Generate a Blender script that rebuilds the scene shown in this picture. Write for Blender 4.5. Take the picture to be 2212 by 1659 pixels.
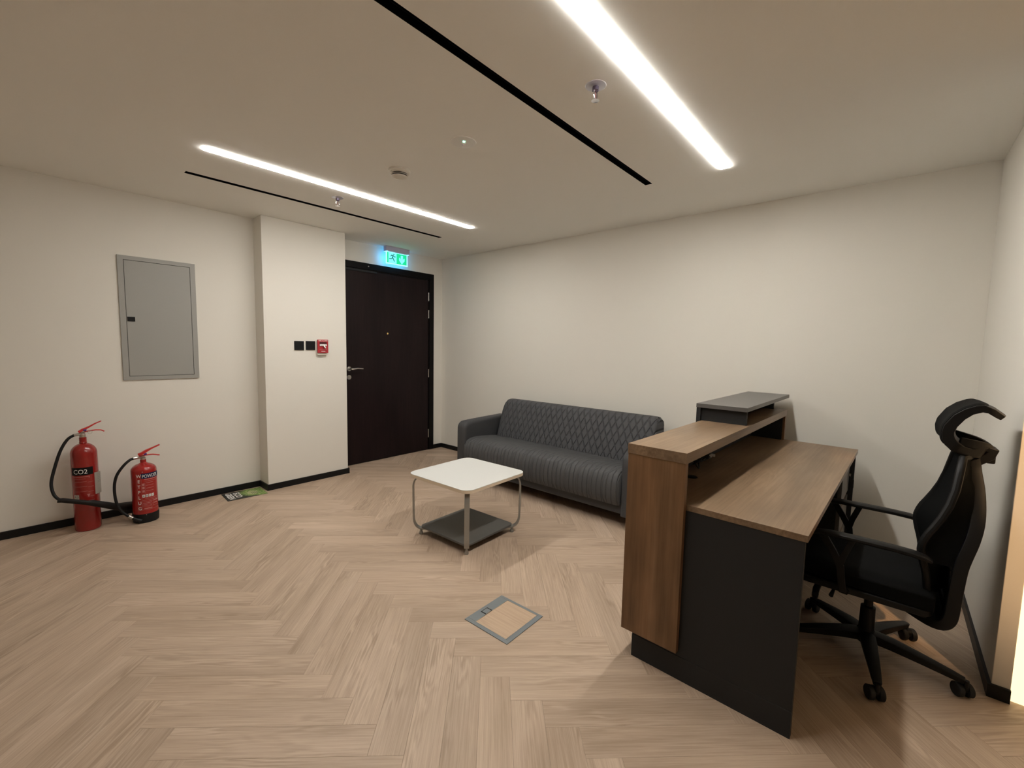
import bpy, bmesh, math, random
from mathutils import Vector, Matrix
random.seed(7)
S = bpy.context.scene
for o in list(bpy.data.objects): bpy.data.objects.remove(o)
COL = S.collection
R = math.radians
# ------------------------------------------------------------------ camera
YAW, PITCH, ROLL, F, CH = R(41.0403), R(4.9766), R(1.1306), 938.4848, 1.4273
fw = Vector((math.cos(YAW)*math.cos(PITCH), math.sin(YAW)*math.cos(PITCH), -math.sin(PITCH)))
rt = Vector((math.sin(YAW), -math.cos(YAW), 0)); up = rt.cross(fw)
rt2 = rt*math.cos(ROLL)+up*math.sin(ROLL); up2 = -rt*math.sin(ROLL)+up*math.cos(ROLL)
cd = bpy.data.cameras.new('camera'); cam = bpy.data.objects.new('camera', cd); COL.objects.link(cam)
m = Matrix((rt2, up2, -fw)).transposed().to_4x4(); m.translation = Vector((0, 0, CH)); cam.matrix_world = m
cd.sensor_width = 36; cd.lens = F*36/2212; cd.clip_start = .02; S.camera = cam
# ------------------------------------------------------------------ world, lights, exposure
w = bpy.data.worlds.new('world'); S.world = w; w.use_nodes = True
w.node_tree.nodes['Background'].inputs[0].default_value = (.9, .75, .58, 1)
w.node_tree.nodes['Background'].inputs[1].default_value = .02
S.view_settings.view_transform = 'Standard'; S.view_settings.look = 'None'
S.view_settings.exposure = 0.56; S.view_settings.gamma = 1; S.view_settings.use_curve_mapping = False
STRIP_E = 66.0          # ceiling strips that are in view
STRIP_COL = (1.0, .97, .915)
BACK_E = 4.5            # the room's other strips, behind the camera
BACK_COL = (1.0, .92, .80)
WARM_E = 4.0            # strip over the passage to the right of the camera
WARM_COL = (1.0, .72, .42)
COVE_E = 1.0
COVE_COL = (1.0, .80, .47)
# ------------------------------------------------------------------ room numbers (metres)
W1, W2, W3, X1, Y0, X0, H = 4.622, 4.421, 4.68, 3.886, -.412, 2.63, 2.576
XC1, XC2, XD = 1.546, 2.358, 3.739
XB, YB = -3.0, -3.2       # walls behind the camera
BB = .057
# ------------------------------------------------------------------ mesh helpers
class MB:
    def __init__(s): s.v = []; s.f = []
    def add(s, v, f):
        n = len(s.v); s.v += [tuple(p) for p in v]; s.f += [tuple(i+n for i in q) for q in f]; return s
    def box(s, a, b):
        x0, y0, z0 = [min(a[i], b[i]) for i in range(3)]; x1, y1, z1 = [max(a[i], b[i]) for i in range(3)]
        v = [(x, y, z) for z in (z0, z1) for y in (y0, y1) for x in (x0, x1)]
        return s.add(v, [(0,2,3,1),(4,5,7,6),(0,1,5,4),(2,6,7,3),(0,4,6,2),(1,3,7,5)])
    def prism(s, poly, z0, z1):
        n = len(poly)
        v = [(p[0], p[1], z0) for p in poly]+[(p[0], p[1], z1) for p in poly]
        return s.add(v, [tuple(range(n-1, -1, -1)), tuple(range(n, 2*n))]+[(i, (i+1) % n, (i+1) % n+n, i+n) for i in range(n)])
    def lathe(s, prof, n=32, c=(0, 0, 0), cap=True):
        v = []; f = []
        for r, z in prof:
            for k in range(n):
                a = 2*math.pi*k/n; v.append((c[0]+r*math.cos(a), c[1]+r*math.sin(a), c[2]+z))
        for i in range(len(prof)-1):
            for k in range(n):
                f.append((i*n+k, i*n+(k+1) % n, (i+1)*n+(k+1) % n, (i+1)*n+k))
        if cap:
            f.append(tuple(range(n-1, -1, -1))); f.append(tuple((len(prof)-1)*n+k for k in range(n)))
        return s.add(v, f)
    def tube(s, path, r, n=10, sec=None, upv=None, closed=False):
        """sweep a circle (or a section given as [(a,b)]) along a path; r may be a list"""
        P = [Vector(p) for p in path]; N = len(P); v = []; f = []
        sec = sec or [(math.cos(2*math.pi*k/n), math.sin(2*math.pi*k/n)) for k in range(n)]; n = len(sec)
        T = []
        for i in range(N):
            if closed: t = P[(i+1) % N]-P[i-1]
            else: t = P[min(i+1, N-1)]-P[max(i-1, 0)]
            T.append(t.normalized())
        if upv is None:
            a = Vector((0, 0, 1)) if abs(T[0].z) < .9 else Vector((1, 0, 0))
            u = (a-T[0]*a.dot(T[0])).normalized()
        for i in range(N):
            if upv is not None: a = Vector(upv); u = (a-T[i]*a.dot(T[i])).normalized()
            elif i: u = (u-T[i]*u.dot(T[i])).normalized()
            b = T[i].cross(u); rr = r[i] if isinstance(r, (list, tuple)) else r
            for (p, q) in sec: v.append(P[i]+u*(p*rr)+b*(q*rr))
        M = N if closed else N-1
        for i in range(M):
            j = (i+1) % N
            for k in range(n): f.append((i*n+k, i*n+(k+1) % n, j*n+(k+1) % n, j*n+k))
        if not closed: f.append(tuple(range(n-1, -1, -1))); f.append(tuple((N-1)*n+k for k in range(n)))
        return s.add(v, f)
    def grid(s, fn, nu, nv, thick=None):
        """fn(u,v)->point, u,v in 0..1; thick=fn2(u,v)->second skin"""
        V = [fn(i/nu, j/nv) for j in range(nv+1) for i in range(nu+1)]; n = nu+1
        f = [(j*n+i, j*n+i+1, (j+1)*n+i+1, (j+1)*n+i) for j in range(nv) for i in range(nu)]
        if thick:
            K = len(V); V += [thick(i/nu, j/nv) for j in range(nv+1) for i in range(nu+1)]
            f += [tuple(reversed([q+K for q in t])) for t in f[:]]
            for i in range(nu): f.append((i+1, i, i+K, i+1+K)); a = nv*n; f.append((a+i, a+i+1, a+i+1+K, a+i+K))
            for j in range(nv): f.append((j*n, (j+1)*n, (j+1)*n+K, j*n+K)); a = nu; f.append(((j+1)*n+a, j*n+a, j*n+a+K, (j+1)*n+a+K))
        return s.add(V, f)
    def shift(s, d): s.v = [(a+d[0], b+d[1], c+d[2]) for a, b, c in s.v]; return s
    def map(s, fn): s.v = [tuple(fn(p)) for p in s.v]; return s
def rrect(x0, y0, x1, y1, r, n=6):
    P = []
    for cx, cy, a0 in ((x1-r, y1-r, 0), (x0+r, y1-r, 90), (x0+r, y0+r, 180), (x1-r, y0+r, 270)):
        for k in range(n+1):
            a = R(a0+90*k/n); P.append((cx+r*math.cos(a), cy+r*math.sin(a)))
    return P
def box(a, b): return MB().box(a, b)
def obj(name, mb, mat, parent=None, bevel=0, seg=2, smooth=True, kind=None, label=None, subsurf=0, loc=None, angle=35):
    me = bpy.data.meshes.new(name); me.from_pydata(mb.v, [], mb.f); me.validate()
    bm = bmesh.new(); bm.from_mesh(me); bmesh.ops.recalc_face_normals(bm, faces=bm.faces); bm.to_mesh(me); bm.free()
    me.materials.append(mat)
    if smooth:
        me.polygons.foreach_set('use_smooth', [True]*len(me.polygons))
        me.set_sharp_from_angle(angle=R(angle))
    o = bpy.data.objects.new(name, me); COL.objects.link(o)
    if parent: o.parent = parent
    if loc: o.location = loc
    if bevel:
        b = o.modifiers.new('bevel', 'BEVEL'); b.width = bevel; b.segments = seg; b.limit_method = 'ANGLE'; b.angle_limit = R(40); b.harden_normals = True
    if subsurf:
        b = o.modifiers.new('sub', 'SUBSURF'); b.levels = b.render_levels = subsurf
    if kind: o['kind'] = kind
    if label: o['label'] = label
    return o
def struct(name, mb, mat, **k): return obj(name, mb, mat, kind='structure', **k)
def thing(name, label, cat, loc=(0, 0, 0), rz=0, group=None):
    o = bpy.data.objects.new(name, None); COL.objects.link(o); o.location = loc; o.rotation_euler = (0, 0, rz)
    o.empty_display_size = .1; o['label'] = label; o['category'] = cat
    if group: o['group'] = group
    return o
def dup(root, loc, label, rz=None):
    r = root.copy(); COL.objects.link(r); r.location = loc; r['label'] = label
    if rz is not None: r.rotation_euler = (0, 0, rz)
    for ch in list(root.children):
        c = ch.copy(); COL.objects.link(c); c.parent = r
        for g in ch.children: d = g.copy(); COL.objects.link(d); d.parent = c
    return r
def text(body, size, sx=1.0, align='LEFT', bold=.004):
    """flat lettering in the x-y plane as an MB"""
    c = bpy.data.curves.new('lettering', 'FONT'); c.body = body; c.size = size; c.align_x = align; c.resolution_u = 3; c.offset = size*bold
    o = bpy.data.objects.new('lettering', c); COL.objects.link(o)
    dg = bpy.context.evaluated_depsgraph_get(); me = o.evaluated_get(dg).to_mesh()
    mb = MB(); mb.add([(v.co.x*sx, v.co.y, 0) for v in me.vertices], [tuple(p.vertices) for p in me.polygons])
    o.evaluated_get(dg).to_mesh_clear(); bpy.data.objects.remove(o); bpy.data.curves.remove(c)
    return mb
# ------------------------------------------------------------------ materials
def nt(name):
    m = bpy.data.materials.new(name); m.use_nodes = True; t = m.node_tree; b = t.nodes['Principled BSDF']; return m, t, b
def N(t, typ, **k):
    n = t.nodes.new(typ)
    for a, v in k.items():
        if a.startswith('i_'): n.inputs[int(a[2:]) if a[2:].isdigit() else a[2:]].default_value = v
        else: setattr(n, a, v)
    return n
def plain(name, col, rough=.5, metal=0, bump=0, scale=200, var=.04, spec=.5, coat=0):
    m, t, b = nt(name)
    tc = N(t, 'ShaderNodeTexCoord'); no = N(t, 'ShaderNodeTexNoise'); no.inputs['Scale'].default_value = scale; no.inputs['Detail'].default_value = 4
    t.links.new(tc.outputs['Object'], no.inputs['Vector'])
    cr = N(t, 'ShaderNodeMixRGB'); cr.inputs[1].default_value = (*[c*(1-var) for c in col], 1); cr.inputs[2].default_value = (*[min(1, c*(1+var)) for c in col], 1)
    t.links.new(no.outputs['Fac'], cr.inputs[0]); t.links.new(cr.outputs[0], b.inputs['Base Color'])
    b.inputs['Roughness'].default_value = rough; b.inputs['Metallic'].default_value = metal; b.inputs['Specular IOR Level'].default_value = spec
    b.inputs['Coat Weight'].default_value = coat
    if bump:
        bp = N(t, 'ShaderNodeBump'); bp.inputs['Strength'].default_value = bump; bp.inputs['Distance'].default_value = .002
        t.links.new(no.outputs['Fac'], bp.inputs['Height']); t.links.new(bp.outputs[0], b.inputs['Normal'])
    return m
def emit(name, col, e):
    m, t, b = nt(name); b.inputs['Base Color'].default_value = (*col, 1); b.inputs['Emission Color'].default_value = (*col, 1); b.inputs['Emission Strength'].default_value = e
    return m
def wood(name, c0, c1, c2, rough, axis='X', scale=1.0, rnd=0.0, bump=.1, coat=0, cath=.5, spec=.4, mottle=.04, fine=1.0):
    """long-grain wood: fine streaks + slow figure along the given object axis"""
    m, t, b = nt(name); L = t.links.new
    tc = N(t, 'ShaderNodeTexCoord'); oi = N(t, 'ShaderNodeObjectInfo')
    add = N(t, 'ShaderNodeVectorMath', operation='ADD'); mul = N(t, 'ShaderNodeVectorMath', operation='SCALE'); mul.inputs['Scale'].default_value = 37.0
    cmb = N(t, 'ShaderNodeCombineXYZ')
    for i in range(3): L(oi.outputs['Random'], cmb.inputs[i])
    L(cmb.outputs[0], mul.inputs[0]); L(tc.outputs['Object'], add.inputs[0]); L(mul.outputs[0], add.inputs[1])
    def mp(sx, sy):
        q = N(t, 'ShaderNodeMapping'); v = {'X': (sx, sy, sy), 'Y': (sy, sx, sy), 'Z': (sy, sy, sx)}[axis]
        q.inputs['Scale'].default_value = [k*scale for k in v]; L(add.outputs[0], q.inputs['Vector']); return q
    a = N(t, 'ShaderNodeTexNoise'); a.inputs['Scale'].default_value = 1; a.inputs['Detail'].default_value = 6; a.inputs['Roughness'].default_value = .65; L(mp(3*fine, 120*fine).outputs[0], a.inputs['Vector'])
    f2 = N(t, 'ShaderNodeTexNoise'); f2.inputs['Scale'].default_value = 1; f2.inputs['Detail'].default_value = 3; L(mp(1.6, 14).outputs[0], f2.inputs['Vector'])
    wv = N(t, 'ShaderNodeMath', operation='MULTIPLY'); wv.inputs[1].default_value = 60; L(f2.outputs['Fac'], wv.inputs[0])
    sn = N(t, 'ShaderNodeMath', operation='SINE'); L(wv.outputs[0], sn.inputs[0])
    f3 = N(t, 'ShaderNodeTexNoise'); f3.inputs['Scale'].default_value = 1; f3.inputs['Detail'].default_value = 2; L(mp(2.2, 9).outputs[0], f3.inputs['Vector'])
    msk = N(t, 'ShaderNodeMapRange'); msk.inputs['From Min'].default_value = .5; msk.inputs['From Max'].default_value = .66; L(f3.outputs['Fac'], msk.inputs['Value'])
    fm = N(t, 'ShaderNodeMath', operation='MULTIPLY'); L(sn.outputs[0], fm.inputs[0]); L(msk.outputs[0], fm.inputs[1])
    fm2 = N(t, 'ShaderNodeMath', operation='MULTIPLY'); fm2.inputs[1].default_value = .11*cath; L(fm.outputs[0], fm2.inputs[0])
    f4 = N(t, 'ShaderNodeTexNoise'); f4.inputs['Scale'].default_value = 1; f4.inputs['Detail'].default_value = 2; L(mp(1.0, 6).outputs[0], f4.inputs['Vector'])
    s1 = N(t, 'ShaderNodeMath', operation='MULTIPLY_ADD'); s1.inputs[1].default_value = .55; L(a.outputs['Fac'], s1.inputs[0]); L(fm2.outputs[0], s1.inputs[2])
    s2 = N(t, 'ShaderNodeMath', operation='MULTIPLY_ADD'); s2.inputs[1].default_value = .45; L(f4.outputs['Fac'], s2.inputs[0]); L(s1.outputs[0], s2.inputs[2])
    cr = N(t, 'ShaderNodeValToRGB'); e = cr.color_ramp.elements
    e[0].position = .33; e[0].color = (*c0, 1); e[1].position = .67; e[1].color = (*c2, 1); q = e.new(.5); q.color = (*c1, 1)
    L(s2.outputs[0], cr.inputs[0])
    mo = N(t, 'ShaderNodeTexNoise'); mo.inputs['Scale'].default_value = 1; mo.inputs['Detail'].default_value = 3; L(mp(2.0, 7.0).outputs[0], mo.inputs['Vector'])
    mm = N(t, 'ShaderNodeMapRange'); mm.inputs['From Min'].default_value = .32; mm.inputs['From Max'].default_value = .68; mm.inputs['To Min'].default_value = 1-mottle; mm.inputs['To Max'].default_value = 1+mottle; L(mo.outputs['Fac'], mm.inputs['Value'])
    mx = N(t, 'ShaderNodeVectorMath', operation='SCALE'); L(cr.outputs[0], mx.inputs[0]); L(mm.outputs[0], mx.inputs['Scale'])
    hs = N(t, 'ShaderNodeHueSaturation'); L(mx.outputs[0], hs.inputs['Color'])
    mr = N(t, 'ShaderNodeMapRange'); mr.inputs['To Min'].default_value = 1-rnd; mr.inputs['To Max'].default_value = 1+rnd; L(oi.outputs['Random'], mr.inputs['Value']); L(mr.outputs[0], hs.inputs['Value'])
    L(hs.outputs[0], b.inputs['Base Color']); b.inputs['Roughness'].default_value = rough; b.inputs['Coat Weight'].default_value = coat; b.inputs['Specular IOR Level'].default_value = spec
    bp = N(t, 'ShaderNodeBump'); bp.inputs['Strength'].default_value = bump; bp.inputs['Distance'].default_value = .002; L(s1.outputs[0], bp.inputs['Height']); L(bp.outputs[0], b.inputs['Normal'])
    return m
def quilt(name, col, mode):
    m, t, b = nt(name); L = t.links.new
    tc = N(t, 'ShaderNodeTexCoord'); sp = N(t, 'ShaderNodeSeparateXYZ'); L(tc.outputs['Object'], sp.inputs[0])
    def line(a, bb, c, per):
        # a*x+b*y+c*z -> distance to the nearest stitch line
        d = N(t, 'ShaderNodeVectorMath', operation='DOT_PRODUCT'); L(tc.outputs['Object'], d.inputs[0]); d.inputs[1].default_value = (a/per, bb/per, c/per)
        fr = N(t, 'ShaderNodeMath', operation='FRACT'); L(d.outputs['Value'], fr.inputs[0])
        s = N(t, 'ShaderNodeMath', operation='SUBTRACT'); s.inputs[1].default_value = .5; L(fr.outputs[0], s.inputs[0])
        ab = N(t, 'ShaderNodeMath', operation='ABSOLUTE'); L(s.outputs[0], ab.inputs[0])       # .5 on the line, 0 between
        mr = N(t, 'ShaderNodeMapRange'); mr.inputs['From Min'].default_value = .36; mr.inputs['From Max'].default_value = .5; mr.inputs['To Min'].default_value = 1; mr.inputs['To Max'].default_value = 0
        mr.interpolation_type = 'SMOOTHSTEP'; L(ab.outputs[0], mr.inputs['Value']); return mr
    if mode == 'diamond': A = line(0, .9, .44, .06); B = line(0, .9, -.44, .06)
    elif mode == 'channel': A = line(0, 1, .0, .044); B = line(.45, .9, 0, .11)
    no = N(t, 'ShaderNodeTexNoise'); no.inputs['Scale'].default_value = 420; L(tc.outputs['Object'], no.inputs['Vector'])
    bp = N(t, 'ShaderNodeBump'); bp.inputs['Distance'].default_value = .0006; bp.inputs['Strength'].default_value = .35; L(no.outputs['Fac'], bp.inputs['Height'])
    last = bp
    if mode != 'plain':
        mi = N(t, 'ShaderNodeMath', operation='MINIMUM'); L(A.outputs[0], mi.inputs[0]); L(B.outputs[0], mi.inputs[1])
        b2 = N(t, 'ShaderNodeBump'); b2.inputs['Distance'].default_value = .010; b2.inputs['Strength'].default_value = .9 if mode == 'diamond' else .75; L(mi.outputs[0], b2.inputs['Height']); L(bp.outputs[0], b2.inputs['Normal']); last = b2
    L(last.outputs[0], b.inputs['Normal'])
    cr = N(t, 'ShaderNodeMixRGB'); cr.inputs[1].default_value = (*[c*.8 for c in col], 1); cr.inputs[2].default_value = (*[c*1.2 for c in col], 1); L(no.outputs['Fac'], cr.inputs[0])
    L(cr.outputs[0], b.inputs['Base Color']); b.inputs['Roughness'].default_value = .62; b.inputs['Specular IOR Level'].default_value = .35
    return m
M = {}
M['wall'] = plain('wall_paint', (.765, .733, .665), .75, bump=.05, scale=140, var=.012)
M['ceil'] = plain('ceiling_paint', (.88, .87, .825), .8, bump=.04, scale=160, var=.012)
M['base'] = plain('black_skirting', (.004, .004, .0045), .45, spec=.3)
M['plank'] = wood('floor_oak', (.338, .245, .172), (.448, .336, .246), (.550, .424, .322), .46, 'X', rnd=.045, bump=.12, cath=.85, fine=1.5, mottle=.035, spec=.35)
M['sub'] = plain('screed', (.10, .08, .06), .9)
M['door'] = wood('dark_wenge_door', (.007, .0035, .0040), (.012, .006, .0065), (.017, .009, .009), .42, 'Z', bump=.04, spec=.2)
M['doorf'] = wood('dark_wenge_frame', (.003, .002, .0025), (.004, .003, .003), (.006, .004, .004), .45, 'Z', bump=.04, spec=.15)
M['steel'] = plain('brushed_steel', (.55, .53, .50), .28, 1, var=.05)
M['chrome'] = plain('chrome', (.75, .74, .76), .12, 1, var=.02)
M['esc'] = plain('satin_escutcheon', (.62, .60, .64), .38, .8)
M['darkred'] = plain('dark_red', (.06, .004, .006), .5)
M['brass'] = plain('brass', (.75, .52, .20), .25, 1)
M['panelgrey'] = plain('grey_metal_paint', (.33, .325, .30), .5, bump=.05, scale=500, var=.05)
M['dark'] = plain('dark_recess', (.01, .01, .01), .8)
M['black'] = plain('black_plastic', (.007, .007, .0075), .45, spec=.22)
M['blackm'] = plain('black_matt', (.008, .008, .009), .7)
M['slot'] = plain('black_slot_metal', (.002, .002, .004), .7, spec=.08)
M['lens'] = emit('near_strip_diffuser', STRIP_COL, STRIP_E)
M['lensf'] = emit('far_strip_diffuser', STRIP_COL, STRIP_E*.72)
M['lensb'] = emit('back_strip_diffuser', BACK_COL, BACK_E)
M['lensw'] = emit('warm_strip_diffuser', WARM_COL, WARM_E)
M['cove'] = emit('warm_led_profile', COVE_COL, COVE_E)
M['white'] = plain('white_plastic', (.78, .76, .72), .4, var=.01)
M['whitep'] = plain('cream_plastic', (.74, .70, .62), .45, var=.01)
M['redc'] = plain('dark_red_enamel', (.27, .013, .010), .25, var=.03, coat=.3)
M['red'] = plain('red_enamel', (.34, .014, .012), .22, var=.03, coat=.3)
M['redb'] = plain('red_handle_paint', (.55, .03, .025), .3, var=.03)
M['redcall'] = plain('red_call_point', (.42, .022, .03), .4)
M['rubber'] = plain('black_rubber', (.009, .009, .009), .5, spec=.25)
M['horn'] = plain('matt_black_horn', (.014, .012, .011), .55, spec=.18)
M['txtw'] = plain('white_print', (.80, .78, .76), .5, var=.02)
M['txtp'] = plain('faded_pink_print', (.50, .18, .17), .5, var=.1)
M['navy'] = plain('navy_print', (.006, .010, .055), .5, spec=.15)
M['blk'] = plain('black_print', (.006, .006, .006), .5, spec=.15)
M['paper'] = plain('paper_tag', (.60, .55, .48), .7, var=.03)
M['violet'] = plain('violet_seal', (.10, .02, .20), .5)
M['sofab'] = quilt('sofa_back_leatherette', (.066, .067, .071), 'diamond')
M['sofas'] = quilt('sofa_seat_leatherette', (.072, .073, .075), 'channel')
M['sofap'] = quilt('sofa_plain_leatherette', (.052, .053, .056), 'plain')
M['tabw'] = plain('white_laminate', (.66, .66, .635), .45, var=.01)
M['tabe'] = plain('birch_edge', (.72, .60, .45), .5, var=.05)
M['tabm'] = plain('silver_powder_coat', (.33, .33, .31), .35, .6, var=.03)
M['tabs'] = plain('grey_laminate_shelf', (.095, .095, .088), .42, var=.06)
M['oakd'] = wood('brown_oak_laminate', (.142, .090, .051), (.208, .136, .081), (.27, .185, .115), .36, 'X', bump=.08, cath=.5, mottle=.20, fine=.6)
M['oakz'] = wood('brown_oak_laminate_upright', (.125, .064, .030), (.18, .097, .046), (.235, .134, .068), .42, 'Z', bump=.06, cath=.3, mottle=.34, fine=.45)
M['anth'] = plain('anthracite_laminate', (.025, .0255, .0265), .55, bump=.04, scale=260, var=.12, spec=.2)
M['anthg'] = plain('grey_laminate_top', (.10, .095, .090), .38, bump=.03, scale=260, var=.06)
M['mesh'] = plain('black_chair_mesh', (.0045, .0047, .0047), .75, bump=.5, scale=900, var=.3, spec=.1)
M['chairp'] = plain('black_chair_nylon', (.0055, .0052, .0050), .5, spec=.28)
M['boxgrey'] = plain('grey_floor_box_plastic', (.17, .19, .20), .45, var=.03)
M['boxwood'] = wood('floor_box_oak_insert', (.40, .28, .19), (.47, .34, .235), (.55, .41, .29), .42, 'Y', bump=.06, cath=.8)
M['signg'] = emit('sign_green', (.005, .46, .20), .9)
M['signc'] = emit('sign_cyan', (.14, .90, .90), 1.0)
M['signe'] = emit('sign_edge', (.30, .85, .95), 1.05)
M['signd'] = plain('sign_pictogram', (.003, .11, .09), .6)
M['signh'] = plain('sign_housing', (.50, .49, .66), .45)  # violet tint puts the sign's blue glow into the housing colour
M['led'] = emit('green_led', (.25, 1.0, .62), 14.0)
M['grassd'] = plain('card_dark_print', (.018, .018, .015), .5)
def grass_mat():
    m, t, b = nt('card_green_print'); L = t.links.new
    tc = N(t, 'ShaderNodeTexCoord'); no = N(t, 'ShaderNodeTexNoise'); no.inputs['Scale'].default_value = 55; no.inputs['Detail'].default_value = 5; L(tc.outputs['Object'], no.inputs['Vector'])
    cr = N(t, 'ShaderNodeValToRGB'); e = cr.color_ramp.elements; e[0].position = .35; e[0].color = (.08, .17, .025, 1); e[1].position = .62; e[1].color = (.34, .44, .15, 1); L(no.outputs['Fac'], cr.inputs[0]); L(cr.outputs[0], b.inputs['Base Color']); b.inputs['Roughness'].default_value = .5
    return m
M['grass'] = grass_mat()
M['lawn'] = plain('card_pale_green_print', (.42, .44, .22), .5, var=.15, scale=60)
# ------------------------------------------------------------------ floor
floor = struct('floor', box((XB-.2, YB-.2, -.12), (X1+.3, W3+.3, -.009)), M['sub'])
PL, PW = .7354, .1269
OX, OY = .825, -.448
ang = R(-1.5); piv = Vector((1.345, 1.3))
def pat(u, v):
    p = Vector((OX+(u-v)/math.sqrt(2), OY+(u+v)/math.sqrt(2)))-piv
    return piv+Vector((p.x*math.cos(ang)-p.y*math.sin(ang), p.x*math.sin(ang)+p.y*math.cos(ang)))
def clip(poly, ax, val, keep_less):
    out = []; n = len(poly)
    for i in range(n):
        a, b = poly[i], poly[(i+1) % n]; ia = (a[ax] <= val) == keep_less; ib = (b[ax] <= val) == keep_less
        if ia: out.append(a)
        if ia != ib:
            t = (val-a[ax])/(b[ax]-a[ax]); out.append(tuple(a[k]+t*(b[k]-a[k]) for k in range(2)))
    return out
def plank_mb(poly, mb=None, g=.00025, bv=.0010, dz=.00035):
    mb = mb or MB(); n = len(poly); c = [sum(p[k] for p in poly)/n for k in range(2)]
    def ins(d):
        out = []
        for i in range(n):
            p0, p1, p2 = Vector(poly[i-1]), Vector(poly[i]), Vector(poly[(i+1) % n])
            e1 = (p1-p0).normalized(); e2 = (p2-p1).normalized(); n1 = Vector((-e1.y, e1.x)); n2 = Vector((-e2.y, e2.x))
            k = n1+n2; k = k/max(.3, k.dot(n1)); out.append((p1.x+k.x*d, p1.y+k.y*d))
        return out
    a = ins(g); b = ins(g+bv)
    v = [(p[0], p[1], -.008) for p in a]+[(p[0], p[1], -dz) for p in a]+[(p[0], p[1], 0) for p in b]
    f = [tuple(range(2*n, 3*n))]
    for i in range(n): j = (i+1) % n; f.append((i, j, j+n, i+n)); f.append((i+n, j+n, j+2*n, i+2*n))
    return mb.add(v, f)
full = plank_mb([(-PL/2, -PW/2), (PL/2, -PW/2), (PL/2, PW/2), (-PL/2, PW/2)])
proto = None; rest = MB(); cnt = 0
camxy = Vector((0, 0))
def visible(p):
    d = Vector((p.x, p.y, -CH)); z = d.dot(fw)
    if z < .3: return False
    u = d.dot(rt2)/z*F; v = -d.dot(up2)/z*F
    return abs(u) < 1106+60+PL/2*F/z and -300 < v < 829.5+60+PL/2*F/z*.9
for col in range(-9, 12):
    for n in range(-60, 60):
        for kind in (0, 1):
            u0 = n*PW+col*PL; v0 = n*PW-col*PL
            if kind == 0: uc, vc, da = u0+PL/2, v0+PW/2, R(45)
            else: uc, vc, da = u0+PL+PW/2, v0+PW-PL/2, R(-45)
            c = pat(uc, vc)
            if not (XB-.4 < c.x < X1+.4 and YB-.4 < c.y < W3+.4): continue
            a = da+ang; ca, sa = math.cos(a), math.sin(a)
            cor = [(c.x+x*ca-y*sa, c.y+x*sa+y*ca) for x, y in ((-PL/2, -PW/2), (PL/2, -PW/2), (PL/2, PW/2), (-PL/2, PW/2))]
            poly = cor; cut = False
            for ax, val, less in ((0, X1, True), (1, W3, True), (0, XB, False), (1, YB, False)):
                q = clip(poly, ax, val, less)
                if len(q) != len(poly) or q != poly: cut = True
                poly = q
                if len(poly) < 3: break
            if len(poly) < 3: continue
            inner = not (c.x < XC1+.1 and c.y > W1+.25) and not (c.y > W1+.2 and c.x < XC2)
            if visible(c) and inner and cnt < 298 and not (c.x > X0+.2 and c.y < Y0-.2):
                if not cut:
                    if proto is None: proto = obj('floor_plank', full, M['plank'], floor, smooth=False); o = proto
                    else: o = proto.copy(); COL.objects.link(o)
                    o.location = (c.x, c.y, 0); o.rotation_euler = (0, 0, a)
                else:
                    loc = [((p[0]-c.x)*ca+(p[1]-c.y)*sa, -(p[0]-c.x)*sa+(p[1]-c.y)*ca) for p in poly]
                    area = sum(loc[i-1][0]*loc[i][1]-loc[i][0]*loc[i-1][1] for i in range(len(loc)))/2
                    if abs(area) < 2e-4: plank_mb(poly, rest); continue
                    o = obj('floor_plank', plank_mb(loc), M['plank'], floor, smooth=False); o.location = (c.x, c.y, 0); o.rotation_euler = (0, 0, a)
                cnt += 1
            else: plank_mb(poly, rest)
print('planks', cnt)
obj('outlying_planks', rest, M['plank'], floor, smooth=False, kind='stuff')
# ------------------------------------------------------------------ ceiling with real openings
SLOT = [(.841, 3.725, 3.088, 3.775), (.80, 1.346, 2.995, 1.397)]
STR = [(.812, 3.160, 3.030, 3.229), (.80, .847, 3.019, .908)]
BSTR = [(-2.4, .847, -.9, .908), (-2.4, 3.160, -.9, 3.229), (.2, -1.55, 2.4, -1.49)]
holes = SLOT+STR+BSTR
xs = sorted({XB-.1, X1+.1} | {h[i] for h in holes for i in (0, 2)}); ys = sorted({YB-.1, W3+.1} | {h[i] for h in holes for i in (1, 3)})
cb = MB()
for i in range(len(xs)-1):
    for j in range(len(ys)-1):
        cx, cy = (xs[i]+xs[i+1])/2, (ys[j]+ys[j+1])/2
        if any(h[0] < cx < h[2] and h[1] < cy < h[3] for h in holes): continue
        cb.box((xs[i], ys[j], H), (xs[i+1], ys[j+1], H+.05))
bm = bmesh.new(); me = bpy.data.meshes.new('t'); me.from_pydata(cb.v, [], cb.f); bm.from_mesh(me)
bmesh.ops.remove_doubles(bm, verts=bm.verts, dist=1e-5)
seen = {}
for f in bm.faces: seen.setdefault(tuple(round(k, 4) for k in f.calc_center_median()), []).append(f)
bmesh.ops.delete(bm, geom=[f for fs in seen.values() if len(fs) > 1 for f in fs], context='FACES')
bm.verts.index_update(); cb2 = MB(); cb2.v = [tuple(v.co) for v in bm.verts]; cb2.f = [tuple(v.index for v in f.verts) for f in bm.faces]; bm.free()
struct('ceiling', cb2, M['ceil'], smooth=False)
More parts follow.
